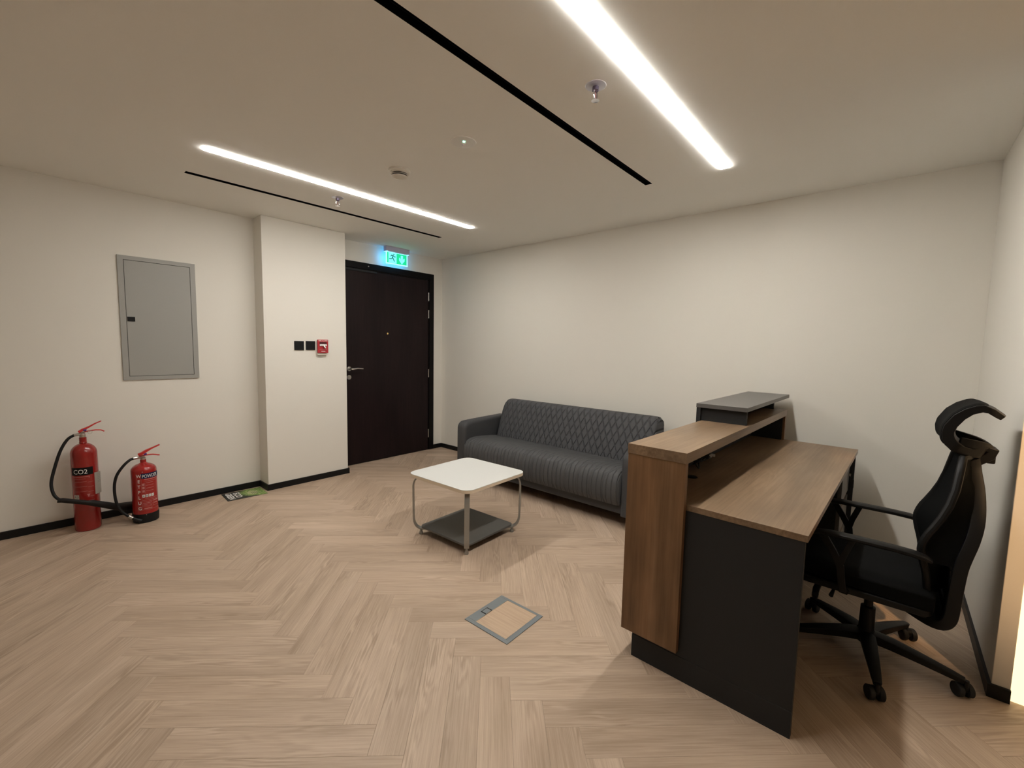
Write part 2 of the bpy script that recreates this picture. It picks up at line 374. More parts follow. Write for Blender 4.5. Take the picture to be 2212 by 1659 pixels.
# ------------------------------------------------------------------ walls
T = .12
struct('wall_left', box((XB-T, W1, 0), (XC1, W1+T, H)), M['wall'], smooth=False)
struct('wall_pier', box((XC1, W2, 0), (XC2, W3+T, H)), M['wall'], bevel=.004, seg=2)
DT = 2.354
struct('wall_door', MB().box((XD, W3, 0), (X1, W3+T, H)).box((XC2, W3, DT), (XD, W3+T, H)), M['wall'], smooth=False)
struct('wall_back', box((X1, Y0-T, 0), (X1+T, W3+T, H)), M['wall'], smooth=False)
struct('wall_right', box((X0, Y0-.055, 0), (X1, Y0, H)), M['wall'], bevel=.003, seg=2)
struct('wall_far_right', box((2.86, YB, 0), (2.86+T, Y0-.055, H)), M['wall'], smooth=False)
struct('wall_near', box((XB, YB-T, 0), (2.86+T, YB, H)), M['wall'], smooth=False)
struct('wall_rear', box((XB-T, YB-T, 0), (XB, W1, H)), M['wall'], smooth=False)
t_ = .012
struct('baseboard_left', box((XB, W1-t_, 0), (XC1, W1, BB)), M['base'], bevel=.0015)
struct('baseboard_pier', MB().box((XC1-t_, W2-t_, 0), (XC2+t_, W2, BB)).box((XC1-t_, W2, 0), (XC1, W1-t_, BB)).box((XC2, W2, 0), (XC2+t_, W3-.06, BB)), M['base'])
struct('baseboard_door', box((XD, W3-t_, 0), (X1, W3, BB)), M['base'], bevel=.0015)
struct('baseboard_back', box((X1-t_, Y0+t_, 0), (X1, W3-t_, BB)), M['base'], bevel=.0015)
struct('baseboard_right', MB().box((X0, Y0, 0), (X1, Y0+t_, BB)).box((X0-t_, Y0-.055, 0), (X0, Y0+t_, BB)), M['base'])
# warm upright light in the opening just behind the stub wall
cove = thing('wall_light_profile', 'warm glowing upright light strip at the right-hand wall edge', 'light', (2.66, -.50, 0))
obj('diffuser', box((-.012, -.05, .0), (.012, .034, 2.2)), M['cove'], cove)
obj('back_channel', box((.012, -.05, 0), (.03, .034, 2.2)), M['white'], cove)
sl_ = thing('added_spotlight', 'added unseen warm spotlight that brightens the end of the stub wall', 'light', (1.15, -1.35, H))  # lamp added out of view to put warm light on the stub wall end
obj('mount', MB().lathe([(.040, -.018), (.042, -.004), (.042, 0)], 24), M['white'], sl_)
aim = Vector((2.66-1.15, -.86+1.35, 1.15-(H-.10))).normalized(); p0 = Vector((0, 0, -.075))
obj('lamp_head', MB().tube([p0-aim*.05, p0+aim*.05], [.036, .042], 24).tube([(0, 0, -.018), p0-aim*.02], .008, 8), M['white'], sl_)
obj('lens', MB().tube([p0+aim*.0505, p0+aim*.0515], .036, 24), emit('added_spot_lens', (1.0, .68, .38), 20.0), sl_)
ld = bpy.data.lights.new('added_spot', 'SPOT'); ld.spot_size = R(36); ld.spot_blend = .45; ld.shadow_soft_size = .035; ld.color = (1.0, .63, .33); ld.energy = 175.0
lo = bpy.data.objects.new('spot_beam', ld); COL.objects.link(lo); lo.parent = sl_; lo.location = p0+aim*.06; lo.rotation_euler = aim.to_track_quat('-Z', 'Y').to_euler()
# ------------------------------------------------------------------ door
door = bpy.data.objects.new('door_1', None); COL.objects.link(door); door.location = (3.03, W3, 0); door['kind'] = 'structure'
def dl(mb): return mb.shift((-3.03, -W3, 0))
obj('door_frame', dl(MB().box((XD-.072, W3-.012, 0), (XD, W3+.10, DT)).box((XC2, W3-.012, DT-.072), (XD-.072, W3+.10, DT))), M['doorf'], door, bevel=.002)
obj('door_stop', dl(MB().box((XD-.085, W3+.0, 0), (XD-.072, W3+.10, DT-.072)).box((XC2, W3+.0, DT-.085), (XD-.085, W3+.10, DT-.072))), M['doorf'], door)
leaf = obj('door_leaf', dl(box((XC2-.02, W3-.002, .006), (XD-.088, W3+.045, DT-.088))), M['door'], door, bevel=.002)
obj('door_closer', dl(box((XC2+.02, W3-.016, DT-.105), (2.88, W3-.002, DT-.083))), M['blackm'], door, bevel=.002, label='dark closer arm along the top of the door')
obj('fixing_screw', dl(MB().tube([(2.775, W3-.013, DT-.035), (2.775, W3-.016, DT-.035)], .008, 12)), M['steel'], door)
h = MB().tube([(2.522, W3-.002, 1.132), (2.522, W3-.012, 1.132)], .026, 24)
hd = obj('handle_rose', dl(h), M['steel'], door, bevel=.001)
obj('door_handle', dl(MB().tube([(2.522, W3-.01, 1.132), (2.522, W3-.045, 1.132), (2.53, W3-.056, 1.131), (2.545, W3-.06, 1.130), (2.60, W3-.060, 1.137), (2.668, W3-.058, 1.131)], [.010, .010, .011, .011, .0085, .007], 12)), M['steel'], door)
obj('keyhole_cover', dl(MB().tube([(2.520, W3-.002, 1.035), (2.520, W3-.010, 1.035)], .026, 24).tube([(2.520, W3-.010, 1.040), (2.520, W3-.016, 1.040)], .009, 12)), M['steel'], door)
obj('peephole', dl(MB().tube([(3.03, W3-.002, 1.550), (3.03, W3-.008, 1.550)], .011, 18)), M['brass'], door)
for z0, z1 in ((2.00, 2.11), (1.775, 1.88), (.99, 1.097), (.172, .282)):
    obj('hinge', dl(MB().tube([(XD-.083, W3-.006, z0), (XD-.083, W3-.006, z1)], .007, 12)), M['steel'], door)
# ------------------------------------------------------------------ ceiling fixtures
def slot_thing(h, label):
    cx, cy = (h[0]+h[2])/2, (h[1]+h[3])/2; t = thing('linear_air_slot', label, 'air vent', (cx, cy, H), group='black slots in the ceiling')
    lx, ly = (h[2]-h[0])/2, (h[3]-h[1])/2
    obj('housing', MB().box((-lx, -ly, .05), (lx, ly, .06)).box((-lx, -ly, 0), (lx, -ly+.002, .05)).box((-lx, ly-.002, 0), (lx, ly, .05)).box((-lx, -ly, 0), (-lx+.002, ly, .05)).box((lx-.002, -ly, 0), (lx, ly, .05)), M['slot'], t)
    obj('deflector_blade', box((-lx+.004, -.0015, .012), (lx-.004, .0015, .045)), M['slot'], t)
    return t
slot_thing(SLOT[0], 'thin black slot in the ceiling nearest the left wall')
slot_thing(SLOT[1], 'wide black slot in the ceiling beside the near light strip')
def strip_thing(h, label, mat, name='linear_light'):
    cx, cy = (h[0]+h[2])/2, (h[1]+h[3])/2; t = thing(name, label, 'light', (cx, cy, H), group='white light strips in the ceiling')
    lx, ly = (h[2]-h[0])/2, (h[3]-h[1])/2
    obj('housing', MB().box((-lx, -ly, .04), (lx, ly, .06)).box((-lx, -ly, .002), (lx, -ly+.002, .04)).box((-lx, ly-.002, .002), (lx, ly, .04)), M['white'], t)
    obj('diffuser', MB().prism(rrect(-lx+.002, -ly+.002, lx-.002, ly-.002, .012, 4), -.005, .012), mat, t, smooth=False)
    return t
strip_thing(STR[0], 'bright light strip in the ceiling beside the thin black slot', M['lensf'])
strip_thing(STR[1], 'bright light strip in the ceiling closest to the camera', M['lens'])
strip_thing(BSTR[0], 'recessed light strip behind the camera, in line with the near strip', M['lensb'])
strip_thing(BSTR[1], 'recessed light strip behind the camera, in line with the far strip', M['lensb'])
strip_thing(BSTR[2], 'warm light strip over the passage right of the camera', M['lensw'])
def sprinkler(loc, label):
    t = thing('sprinkler', label, 'sprinkler', loc, group='chrome ceiling sprinklers')
    obj('escutcheon', MB().lathe([(.016, -.006), (.030, -.004), (.044, -.002), (.046, 0), (.046, .001)], 28), M['esc'], t)
    obj('body', MB().lathe([(.014, -.002), (.015, -.022), (.010, -.026)], 16), plain('dark_chrome', (.20, .17, .24), .25, 1) if 'dark_chrome' not in bpy.data.materials else bpy.data.materials['dark_chrome'], t)
    obj('frame_arm', MB().tube([(-.012, 0, -.024), (-.014, 0, -.045), (-.006, 0, -.058), (0, 0, -.060)], .0028, 8).tube([(.012, 0, -.024), (.014, 0, -.045), (.006, 0, -.058), (0, 0, -.060)], .0028, 8), M['chrome'], t)
    obj('bulb', MB().tube([(0, 0, -.026), (0, 0, -.056)], .0022, 8), M['darkred'], t)
    obj('deflector', MB().lathe([(.006, -.058), (.017, -.0615), (.018, -.064), (.006, -.063)], 20), M['chrome'], t)
    return t
sp = sprinkler((1.747, 1.067, H), 'chrome sprinkler head between the two long ceiling lines near the camera')
dup(sp, (1.761, 3.411, H), 'small chrome sprinkler head between the far light strip and thin black slot')
t = thing('smoke_detector', 'cream round smoke detector hanging from the ceiling by the far light strip', 'smoke detector', (1.752, 2.553, H))
obj('base', MB().lathe([(.064, -.018), (.070, -.012), (.071, 0)], 36), M['whitep'], t)
hd = obj('sensor_head', MB().lathe([(.030, -.046), (.046, -.046), (.052, -.042), (.0525, -.0395), (.045, -.039), (.045, -.032), (.0545, -.0315), (.055, -.0295), (.047, -.029), (.047, -.024), (.056, -.0235), (.058, -.018)], 36), M['whitep'], t)
obj('vent_slot', MB().lathe([(.049, -.0388), (.049, -.0325)], 36, cap=False).lathe([(.0505, -.0288), (.0505, -.0242)], 36, cap=False), M['dark'], t, kind='stuff')
obj('indicator', MB().tube([(-.056, .01, -.0165), (-.056, .01, -.020)], .004, 10), M['dark'], t)
t = thing('emergency_light', 'flat round white emergency light with a small green lamp in the ceiling', 'light', (1.744, 1.92, H))
obj('cover', MB().lathe([(.0, -.006), (.062, -.005), (.071, -.003), (.073, 0)], 40, cap=False), M['white'], t)
obj('lens', MB().lathe([(.001, -.0095), (.010, -.008), (.014, -.005)], 18), M['white'], t)
obj('indicator_lamp', MB().tube([(-.012, -.018, -.004), (-.012, -.018, -.0085)], .0055, 12), M['led'], t)
obj('test_button', MB().tube([(.012, .020, -.004), (.012, .020, -.0075)], .004, 10), M['signh'], t)
obj('test_button', MB().tube([(-.02, -.03, -.004), (-.02, -.03, -.0075)], .004, 10), M['signh'], t)
# exit sign
t = thing('exit_sign', 'glowing green and cyan exit sign with running figure above the dark door', 'sign', (3.105, 4.585, H))
obj('housing', box((-.165, -.028, -.060), (.165, .028, 0)), M['signh'], t, bevel=.003)
pn = obj('sign_panel', box((-.138, -.004, -.188), (.138, .004, -.060)), M['signg'], t)
obj('bright_edge', MB().box((-.150, -.006, -.200), (-.138, .006, -.058)).box((.138, -.006, -.200), (.150, .006, -.058)).box((-.150, -.006, -.200), (.150, .006, -.188)).box((-.138, -.005, -.066), (.138, .005, -.059)).box((-.160, -.03, -.064), (-.138, .03, -.058)).box((.138, -.03, -.064), (.158, .03, -.058)), M['signe'], t, bevel=.002)
pic = MB().box((-.118, -.006, -.186), (-.008, -.004, -.067))
obj('doorway_field', pic, M['signc'], pn)
def flat(poly, y, yy):  # polygon given in x,z
    mb = MB().prism(poly, 0, 1); return mb.map(lambda p: (p[0], y+(yy-y)*p[2], p[1]))
obj('arrow', flat([(.068, -.182), (.030, -.140), (.030, -.108), (.054, -.130), (.054, -.082), (.082, -.082), (.082, -.130), (.106, -.108), (.106, -.140)], -.0065, -.004), M['signc'], pn)
man = MB()
for path in ([(-.060, -.095), (-.062, -.125)], [(-.088, -.112), (-.078, -.096), (-.058, -.096), (-.040, -.110), (-.022, -.110)], [(-.062, -.122), (-.050, -.142), (-.038, -.168)], [(-.064, -.122), (-.078, -.140), (-.112, -.140)]):
    man.tube([(a, -.0065, b) for a, b in path], .0055, 6)
man.tube([(-.046, -.0085, -.083), (-.046, -.005, -.083)], .007, 14)
obj('running_figure', man, M['signd'], pn)
for dz in (0,):
    ld = bpy.data.lights.new('exit_glow', 'AREA'); ld.shape = 'RECTANGLE'; ld.size = .36; ld.size_y = .15; ld.color = (.03, .36, 1.0); ld.energy = .42
    lo = bpy.data.objects.new('led_light', ld); COL.objects.link(lo); lo.parent = t; lo.location = (0, .012, -.12); lo.rotation_euler = (R(90), 0, 0)
# ------------------------------------------------------------------ wall things
t = thing('access_panel', 'grey metal access panel with a black latch on the left wall', 'panel', (.8225, W1, 1.094))
fx, fz = .2525, .987
obj('frame', MB().box((-fx, -.012, 0), (-fx+.036, 0, fz)).box((fx-.036, -.012, 0), (fx, 0, fz)).box((-fx+.036, -.012, 0), (fx-.036, 0, .030)).box((-fx+.036, -.012, fz-.032), (fx-.036, 0, fz)), M['panelgrey'], t)
obj('recess', box((-fx+.036, -.003, .03), (fx-.036, 0, fz-.032)), M['dark'], t)
d = obj('panel_door', box((-fx+.039, -.0105, .033), (fx-.039, -.003, fz-.035)), M['panelgrey'], t, bevel=.001)
obj('latch', box((.613-.8225, -.016, 1.565-1.094), (.660-.8225, -.0105, 1.602-1.094)), M['black'], d, bevel=.002)
def blank(x, z, label):
    t = thing('switch_plate', label, 'switch', (x, W2, z), group='black square switch plates')
    obj('plate', box((-.046, -.010, -.045), (.046, 0, .045)), M['black'], t, bevel=.003)
    return t
b0 = blank(1.861, 1.392, 'left black square switch plate on the white pier')
dup(b0, (1.972, W2, 1.394), 'black square switch plate right beside the red fire alarm')
t = thing('fire_alarm_call_point', 'red fire alarm pull station on the white pier by the door', 'fire alarm', (2.084, W2, 1.388))
obj('back_box', box((-.050, -.028, -.092), (.048, 0, .060)), M['whitep'], t, bevel=.006)
rb = obj('cover', box((-.056, -.042, -.068), (.055, -.026, .068)), M['redcall'], t, bevel=.004)
obj('recess', box((-.036, -.0435, .022), (.036, -.041, .042)), M['darkred'], rb)
obj('handle_bar', box((-.036, -.050, .002), (.036, -.042, .021)), M['txtw'], rb, bevel=.002)
obj('key_tube', MB().tube([(.002, -.048, .010), (.012, -.062, -.014), (.014, -.064, -.020)], .008, 12), M['steel'], rb)
def wtext(body, size, x, y, z, par, mat, sx=1, align='CENTER'):
    mb = text(body, size, sx, align).map(lambda p: (x+p[0], y, z+p[1])); return obj('lettering', mb, mat, par, smooth=False)
wtext('FIRE ALARM', .0175, 0, -.0425, .050, rb, M['txtw'])
wtext('PULL DOWN', .0085, 0, -.0505, .008, rb, M['redcall'])
obj('printed_line', MB().box((-.038, -.0428, -.034), (.040, -.0418, -.030)), M['txtp'], rb)
obj('printed_line', MB().box((-.020, -.0428, -.054), (.022, -.0418, -.048)), M['txtw'], rb)
# ------------------------------------------------------------------ printed card on the floor
t = thing('floor_card', 'black and green printed card lying in the corner by the skirting', 'card', (1.355, 4.462, 0), R(-3.2))
obj('card', box((-.162, -.115, 0), (.162, .128, .0015)), M['grassd'], t)
c = [(.162, -.115), (.162, .128), (.010, .128), (.026, .108), (-.035, .100), (.018, .084), (-.040, .062), (.006, .052), (-.045, .040), (-.05, .020), (.004, .012), (-.046, -.012), (.012, -.024), (-.030, -.045), (.028, -.060), (.0, -.078), (.07, -.095), (.10, -.115)]
g = obj('green_print', MB().prism(c[::-1], .0015, .0019), M['grass'], t, smooth=False)
obj('lawn_patch', MB().prism([(.065+.050*math.cos(k*math.pi/8)*(1 if k % 2 else .8), .005+.065*math.sin(k*math.pi/8)*(1 if k % 2 else .85)) for k in range(16)], .0019, .0021), M['lawn'], t, smooth=False)
def ctext(body, size, x, y, mat, sx=1.0):   # reads downwards in the picture: baseline runs along -y, letter tops to +x
    mb = text(body, size, sx, 'CENTER', .03).map(lambda p: (x+p[1], y-p[0], .0023)); obj('lettering', mb, mat, t, smooth=False)
ctext('ECO', .070, -.078, .012, M['txtw'], 1.1)
ctext('GREEN', .066, -.138, .010, M['txtw'], .95)
for k in range(4): obj('printed_line', box((.055+.014*k, -.03-.006*k, .0021), (.059+.014*k, .035-.008*k, .0023)), M['grassd'], t)
# ------------------------------------------------------------------ floor box
t = thing('floor_box', 'square grey floor outlet box with a wooden lid', 'floor box', (1.627, 1.4395, 0), R(1.0))
hx = .146
obj('frame', MB().box((-hx, -hx, 0), (-hx+.022, hx, .004)).box((hx-.016, -hx, 0), (hx, hx, .004)).box((-hx+.022, -hx, 0), (hx-.016, -hx+.026, .004)).box((-hx+.022, hx-.058, 0), (hx-.016, hx, .004)), M['boxgrey'], t, bevel=.001)
obj('lid_insert', box((-hx+.0235, -hx+.0275, 0), (hx-.0175, hx-.0595, .0032)), M['boxwood'], t)
obj('lid_rim', MB().box((-hx+.021, -hx+.0255, .0005), (hx-.0155, -hx+.0275, .0046)).box((-hx+.021, -hx+.0255, .0005), (-hx+.0235, hx-.0575, .0046)).box((hx-.0175, -hx+.0255, .0005), (hx-.0155, hx-.0575, .0046)).box((-hx+.021, hx-.0597, .0005), (hx-.0155, hx-.0577, .0046)), M['steel'], t)
obj('handle_recess', box((-.0465, hx-.0585, .0035), (.0045, hx-.0195, .0043)), M['dark'], t)
hn = obj('pull_handle', box((-.040, hx-.054, .004), (-.002, hx-.024, .0052)), M['boxgrey'], t, bevel=.001)
obj('finger_slot', box((-.044, hx-.056, .0041), (-.040, hx-.030, .0047)), M['dark'], hn)
obj('finger_slot', box((-.002, hx-.048, .0041), (.004, hx-.026, .0047)), M['dark'], hn)
obj('handle_edge', MB().box((-.042, hx-.058, .004), (-.004, hx-.055, .0062)).box((.002, hx-.052, .004), (.005, hx-.038, .0062)), M['steel'], hn)
# ------------------------------------------------------------------ fire extinguishers
def cylmap(ctr, rad):
    d = Vector((-ctr[0], -ctr[1])).normalized(); r_ = Vector((-d.y, d.x)) ; r_ = r_ if (r_.x*ctr[1]-r_.y*ctr[0]) > 0 else -r_
    def f(p, lift=.0008):   # p=(arc metres, z, 0)
        a = p[0]/rad; q = (d*math.cos(a)+r_*math.sin(a))*(rad+lift); return (q.x, q.y, p[1])
    return f
def patch(f, a0, a1, z0, z1, lift, n=16):
    mb = MB().grid(lambda u, v: f((a0+(a1-a0)*u, z0+(z1-z0)*v, 0), lift), n, 1, lambda u, v: f((a0+(a1-a0)*u, z0+(z1-z0)*v, 0), lift-.0006)); return mb
def ltext(f, body, size, a, z, lift, sx=1.0, align='LEFT'):
    return text(body, size, sx, align).map(lambda p: f((a+p[0], z+p[1], 0), lift))
# CO2
C1 = (.305, 4.46); r1 = .0735
t = thing('fire_extinguisher', 'tall slim red CO2 fire extinguisher with black discharge horn by the left wall', 'fire extinguisher', (C1[0], C1[1], 0), group='red fire extinguishers on the floor')
prof = [(r1-.012, 0), (r1-.003, .004), (r1, .015), (r1, .575)]+[(r1*math.cos(R(a)), .575+.078*math.sin(R(a))) for a in range(10, 75, 8)]+[(.023, .655), (.0205, .662), (.0205, .694), (.017, .697)]
body = obj('cylinder', MB().lathe(prof, 48), M['redc'], t)
f = cylmap(C1, r1)
lb = obj('label_band', patch(f, -R(66)*r1, R(35)*r1, .425, .482, .0009, 20), M['blk'], body, smooth=True)
obj('lettering', ltext(f, 'CO2', .046, -R(52)*r1, .4365, .0019, .86), M['txtw'], body, smooth=False)
ln = MB()
for k, (z, a0, a1, hh) in enumerate([(.412, -55, 18, .003), (.398, -50, 0, .0016), (.376, -50, 5, .0016), (.340, -50, 5, .0016), (.370, 8, 34, .0012), (.334, 8, 34, .0012), (.304, -50, 5, .0016), (.298, 8, 34, .0012), (.262, 5, 34, .0022), (.232, -50, 34, .0014), (.220, -40, 34, .0014), (.404, 14, 18, .004)]):
    ln.add(*(lambda q: (q.v, q.f))(patch(f, R(a0)*r1, R(a1)*r1, z, z+hh, .0009, 8)))
obj('small_print', ln, M['txtp'], body, smooth=False, kind='stuff')
obj('printed_box', patch(f, -R(58)*r1, -R(32)*r1, .247, .280, .0009, 8), M['paper'], body, smooth=False)
obj('lettering', ltext(f, '9.3', .022, -R(54)*r1, .256, .0019), M['blk'], body, smooth=False)
obj('warning_mark', MB().add([f((R(2)*r1, .282, 0), .0012), f((R(16)*r1, .282, 0), .0012), f((R(9)*r1, .258, 0), .0012)], [(0, 1, 2)]), M['txtp'], body, smooth=False)
def tagpt(u, v):
    a = R(40+42*u)*r1; lift = .002+.007*u
    return f((a, .268+.163*v, 0), lift)
tg = obj('inspection_tag', MB().grid(tagpt, 10, 1, lambda u, v: tuple(Vector(tagpt(u, v))*1-Vector((0, 0, 0)))), M['paper'], t)
tg.data.materials[0] = M['paper']
ln = MB()
for z in (.415, .405, .393, .380, .365, .355): ln.add(*(lambda q: (q.v, q.f))(patch(cylmap(C1, r1), R(48)*r1, R(76)*r1, z, z+.0015, .0105, 6)))
obj('small_print', ln, M['panelgrey'], tg, smooth=False, kind='stuff')
dv = Vector((-C1[0], -C1[1])).normalized(); rv = Vector((C1[1], -C1[0])).normalized()
def L1(a, b, z): q = rv*a+dv*b; return (q.x, q.y, z)
obj('valve', MB().lathe([(.017, .695), (.019, .700), (.019, .716), (.014, .722), (.014, .735)], 20).tube([L1(0, 0, .722), L1(-.045, .004, .716)], .010, 12), M['steel'], t)
obj('carry_handle', MB().tube([L1(-.018, 0, .728), L1(.03, 0, .738), (L1(.07, 0, .742)), L1(.10, 0, .738), L1(.118, 0, .726)], 1, sec=[(-.0035, -.009), (.0035, -.009), (.0035, .009), (-.0035, .009)], upv=(0, 0, 1)), M['redb'], t, bevel=.001)
obj('squeeze_lever', MB().tube([L1(-.020, 0, .736), L1(.0, 0, .750), L1(.035, 0, .768), L1(.07, 0, .790), L1(.105, 0, .806)], [1.5, 1.6, 1.1, .8, .6], sec=[(-.005, -.009), (.005, -.009), (.005, .009), (-.005, .009)], upv=(0, 0, 1)), M['redb'], t, bevel=.001)
obj('safety_seal', MB().tube([L1(.005, .010, .750), L1(.022, .010, .746)], .008, 10), M['violet'], t)
obj('pin_ring', MB().tube([L1(.040+.012*math.cos(k*.4), .012, .730+.012*math.sin(k*.4)) for k in range(16)], .0012, 6, closed=True), M['steel'], t)
def smooth_path(P, n=6):
    P = [Vector(p) for p in P]; out = []
    for i in range(len(P)-1):
        p0 = P[max(i-1, 0)]; p1 = P[i]; p2 = P[i+1]; p3 = P[min(i+2, len(P)-1)]
        for k in range(n):
            u = k/n; out.append(.5*((2*p1)+(-p0+p2)*u+(2*p0-5*p1+4*p2-p3)*u*u+(-p0+3*p1-3*p2+p3)*u**3))
    out.append(P[-1]); return out
def loc1(p): return (p[0]-C1[0], p[1]-C1[1], p[2])
hp = [(.262, 4.462, .716), (.225, 4.455, .690), (.185, 4.44, .615), (.150, 4.42, .50), (.128, 4.40, .40), (.135, 4.375, .325), (.160, 4.35, .285), (.18, 4.34, .277)]
obj('hose', MB().tube([loc1(p) for p in smooth_path(hp)], .0095, 12), M['rubber'], t)
obj('discharge_horn', MB().tube([loc1(p) for p in ((.150, 4.345, .283), (.175, 4.342, .279), (.30, 4.330, .232), (.32, 4.330, .226), (.46, 4.40, .140), (.56, 4.495, .092))], [.015, .016, .0165, .021, .026, .038], 18), M['horn'], t)
# powder
C2 = (.625, 4.36); r2 = .0795
t = thing('fire_extinguisher', 'short red powder fire extinguisher with black foot ring, lower of the two', 'fire extinguisher', (C2[0], C2[1], 0), group='red fire extinguishers on the floor')
prof = [(r2, .062), (r2, .405)]+[(r2*math.cos(R(a)), .405+.055*math.sin(R(a))) for a in range(12, 76, 8)]+[(.022, .462), (.019, .466), (.019, .488)]
body = obj('cylinder', MB().lathe(prof, 48), M['red'], t)
obj('foot_ring', MB().lathe([(r2-.006, 0), (r2+.001, .004), (r2+.0035, .06), (r2+.0025, .071), (r2-.002, .072)], 48), M['rubber'], t)
f = cylmap(C2, r2)
obj('label_band', patch(f, -R(13)*r2, R(86)*r2, .352, .392, .0009, 20), M['navy'], body)
obj('lettering', ltext(f, 'POWDER', .037, -R(9)*r2, .358, .0019, .66), M['txtw'], body, smooth=False)
for k, ch in enumerate('WETPLUG'): obj('lettering', ltext(f, ch, .036, -R(24)*r2, .362-.0425*k, .0012, .85, 'CENTER'), M['txtw'], body, smooth=False)
ln = MB()
def L_(z, a0, a1, hh, lift=.0009): ln.add(*(lambda q: (q.v, q.f))(patch(f, R(a0)*r2, R(a1)*r2, z, z+hh, lift, 8)))
for z, a0, a1, hh in [(.342, 0, 62, .005), (.330, 2, 60, .0016), (.316, 6, 42, .0022), (.296, 6, 42, .0022), (.274, 6, 42, .0022), (.252, 6, 42, .0022), (.192, 0, 60, .002), (.180, -10, 60, .0016), (.168, -10, 40, .002), (.156, -10, 30, .0035), (.146, -10, 36, .0018), (.136, -10, 30, .0018), (.128, -10, 66, .0012), (.112, -6, 30, .006), (.105, -32, 70, .0012), (.165, 40, 66, .008), (.145, 40, 62, .006)]: L_(z, a0, a1, hh)
L_(.105, -13.5, -12.8, .285); L_(.105, -33, -32.3, .285); L_(.128, 36, 36.7, .06); L_(.235, 2, 2.8, .085)
obj('small_print', ln, M['txtp'], body, smooth=False, kind='stuff')
for k in range(3): obj('pictogram', patch(f, -R(10)*r2, -R(0)*r2, .244+.026*k, .262+.026*k, .0009, 4), M['txtp'], body, smooth=False)
for k in range(4): obj('class_box', patch(f, R(-11+14*k)*r2, R(0+14*k)*r2, .204, .226, .0009, 4), M['txtw'], body, smooth=False)
for k, ch in enumerate('ABCE'): obj('lettering', ltext(f, ch, .020, R(-5.5+14*k)*r2, .208, .0019, .8, 'CENTER'), M['blk'], body, smooth=False)
obj('inspection_stud', MB().tube([f((R(-6)*r2, .405, 0), 0), f((R(-6)*r2, .405, 0), .004)], .003, 8), M['steel'], body)
obj('foot_screw', MB().tube([f((R(2)*r2, .066, 0), .002), f((R(2)*r2, .066, 0), .006)], .003, 8), M['steel'], t)
dv = Vector((-C2[0], -C2[1])).normalized(); rv = Vector((C2[1], -C2[0])).normalized()
obj('valve', MB().lathe([(.015, .486), (.017, .490), (.017, .503), (.011, .508), (.011, .516)], 20).tube([L1(.0, 0, .506), L1(-.040, 0, .505)], .009, 12), M['steel'], t)
obj('carry_handle', MB().tube([L1(-.022, 0, .515), L1(.02, 0, .520), L1(.06, 0, .519), L1(.102, 0, .508)], 1, sec=[(-.0045, -.009), (.0045, -.009), (.0035, .009), (-.0035, .009)], upv=(0, 0, 1)), M['redb'], t, bevel=.001)
obj('squeeze_lever', MB().tube([L1(-.028, 0, .528), L1(-.006, 0, .535), L1(.02, 0, .552), L1(.055, 0, .570), L1(.105, 0, .592)], [1.3, 1.6, 1.5, .9, .8], sec=[(-.006, -.010), (.006, -.010), (.006, .010), (-.006, .010)], upv=(0, 0, 1)), M['redb'], t, bevel=.001)
obj('safety_seal', MB().tube([L1(.006, .010, .528), L1(.024, .010, .530)], .008, 10), M['violet'], t)
def loc2(p): return (p[0]-C2[0], p[1]-C2[1], p[2])
hp = [(.583, 4.365, .505), (.545, 4.352, .497), (.500, 4.34, .455), (.462, 4.335, .390), (.447, 4.333, .305), (.452, 4.328, .20), (.475, 4.32, .125), (.505, 4.31, .085), (.522, 4.305, .068)]
obj('hose', MB().tube([loc2(p) for p in smooth_path(hp)], .0095, 12), M['rubber'], t)
obj('hose_ferrule', MB().tube([loc2(p) for p in ((.516, 4.306, .074), (.536, 4.30, .056))], .0112, 12), M['steel'], t)
obj('hose_coupling', MB().tube([loc2(p) for p in ((.590, 4.365, .506), (.566, 4.36, .504))], .0112, 12), M['steel'], t)
obj('nozzle', MB().tube([loc2(p) for p in ((.536, 4.30, .056), (.556, 4.294, .040), (.585, 4.285, .022))], [.010, .013, .016], 12), M['rubber'], t)
# ------------------------------------------------------------------ coffee table
t = thing('coffee_table', 'low square white coffee table with silver bent legs in front of the sofa', 'table', (2.209, 2.350, 0), R(1.6))
TS, TZ = .318, .475
obj('tabletop', MB().prism(rrect(-TS, -TS, TS, TS, .068, 8), TZ-.004, TZ), M['tabw'], t, bevel=.0012)
obj('edge_band', MB().prism(rrect(-TS, -TS, TS, TS, .068, 8), TZ-.024, TZ-.004), M['tabe'], t)
sh = .252
obj('lower_shelf', MB().prism(rrect(-sh, -sh, sh, sh, .035, 6), .052, .068), M['tabs'], t, bevel=.003)
rr = [(.305, TZ-.028), (.345, TZ-.030), (.382, TZ-.045), (.400, TZ-.085), (.402, TZ-.14), (.400, .16), (.396, .105), (.378, .066), (.345, .047), (.300, .046)]
for a in (45, 135, 225, 315):
    ca, sa = math.cos(R(a)), math.sin(R(a))
    P = [Vector((q*ca, q*sa, z)) for q, z in [tuple(v)[:2] for v in smooth_path([(x_, z_, 0) for x_, z_ in rr], 4)]]
    lg = obj('leg', MB().tube(P, 1, sec=[(-.0175, -.006), (.0175, -.006), (.0175, .006), (-.0175, .006)], upv=(-sa, ca, 0)), M['tabm'], t, bevel=.002)
    obj('foot', MB().lathe([(.012, 0), (.0145, .004), (.0145, .014), (.010, .024), (.010, .046)], 16, c=(.345*ca, .345*sa, 0)), M['tabm'], lg)
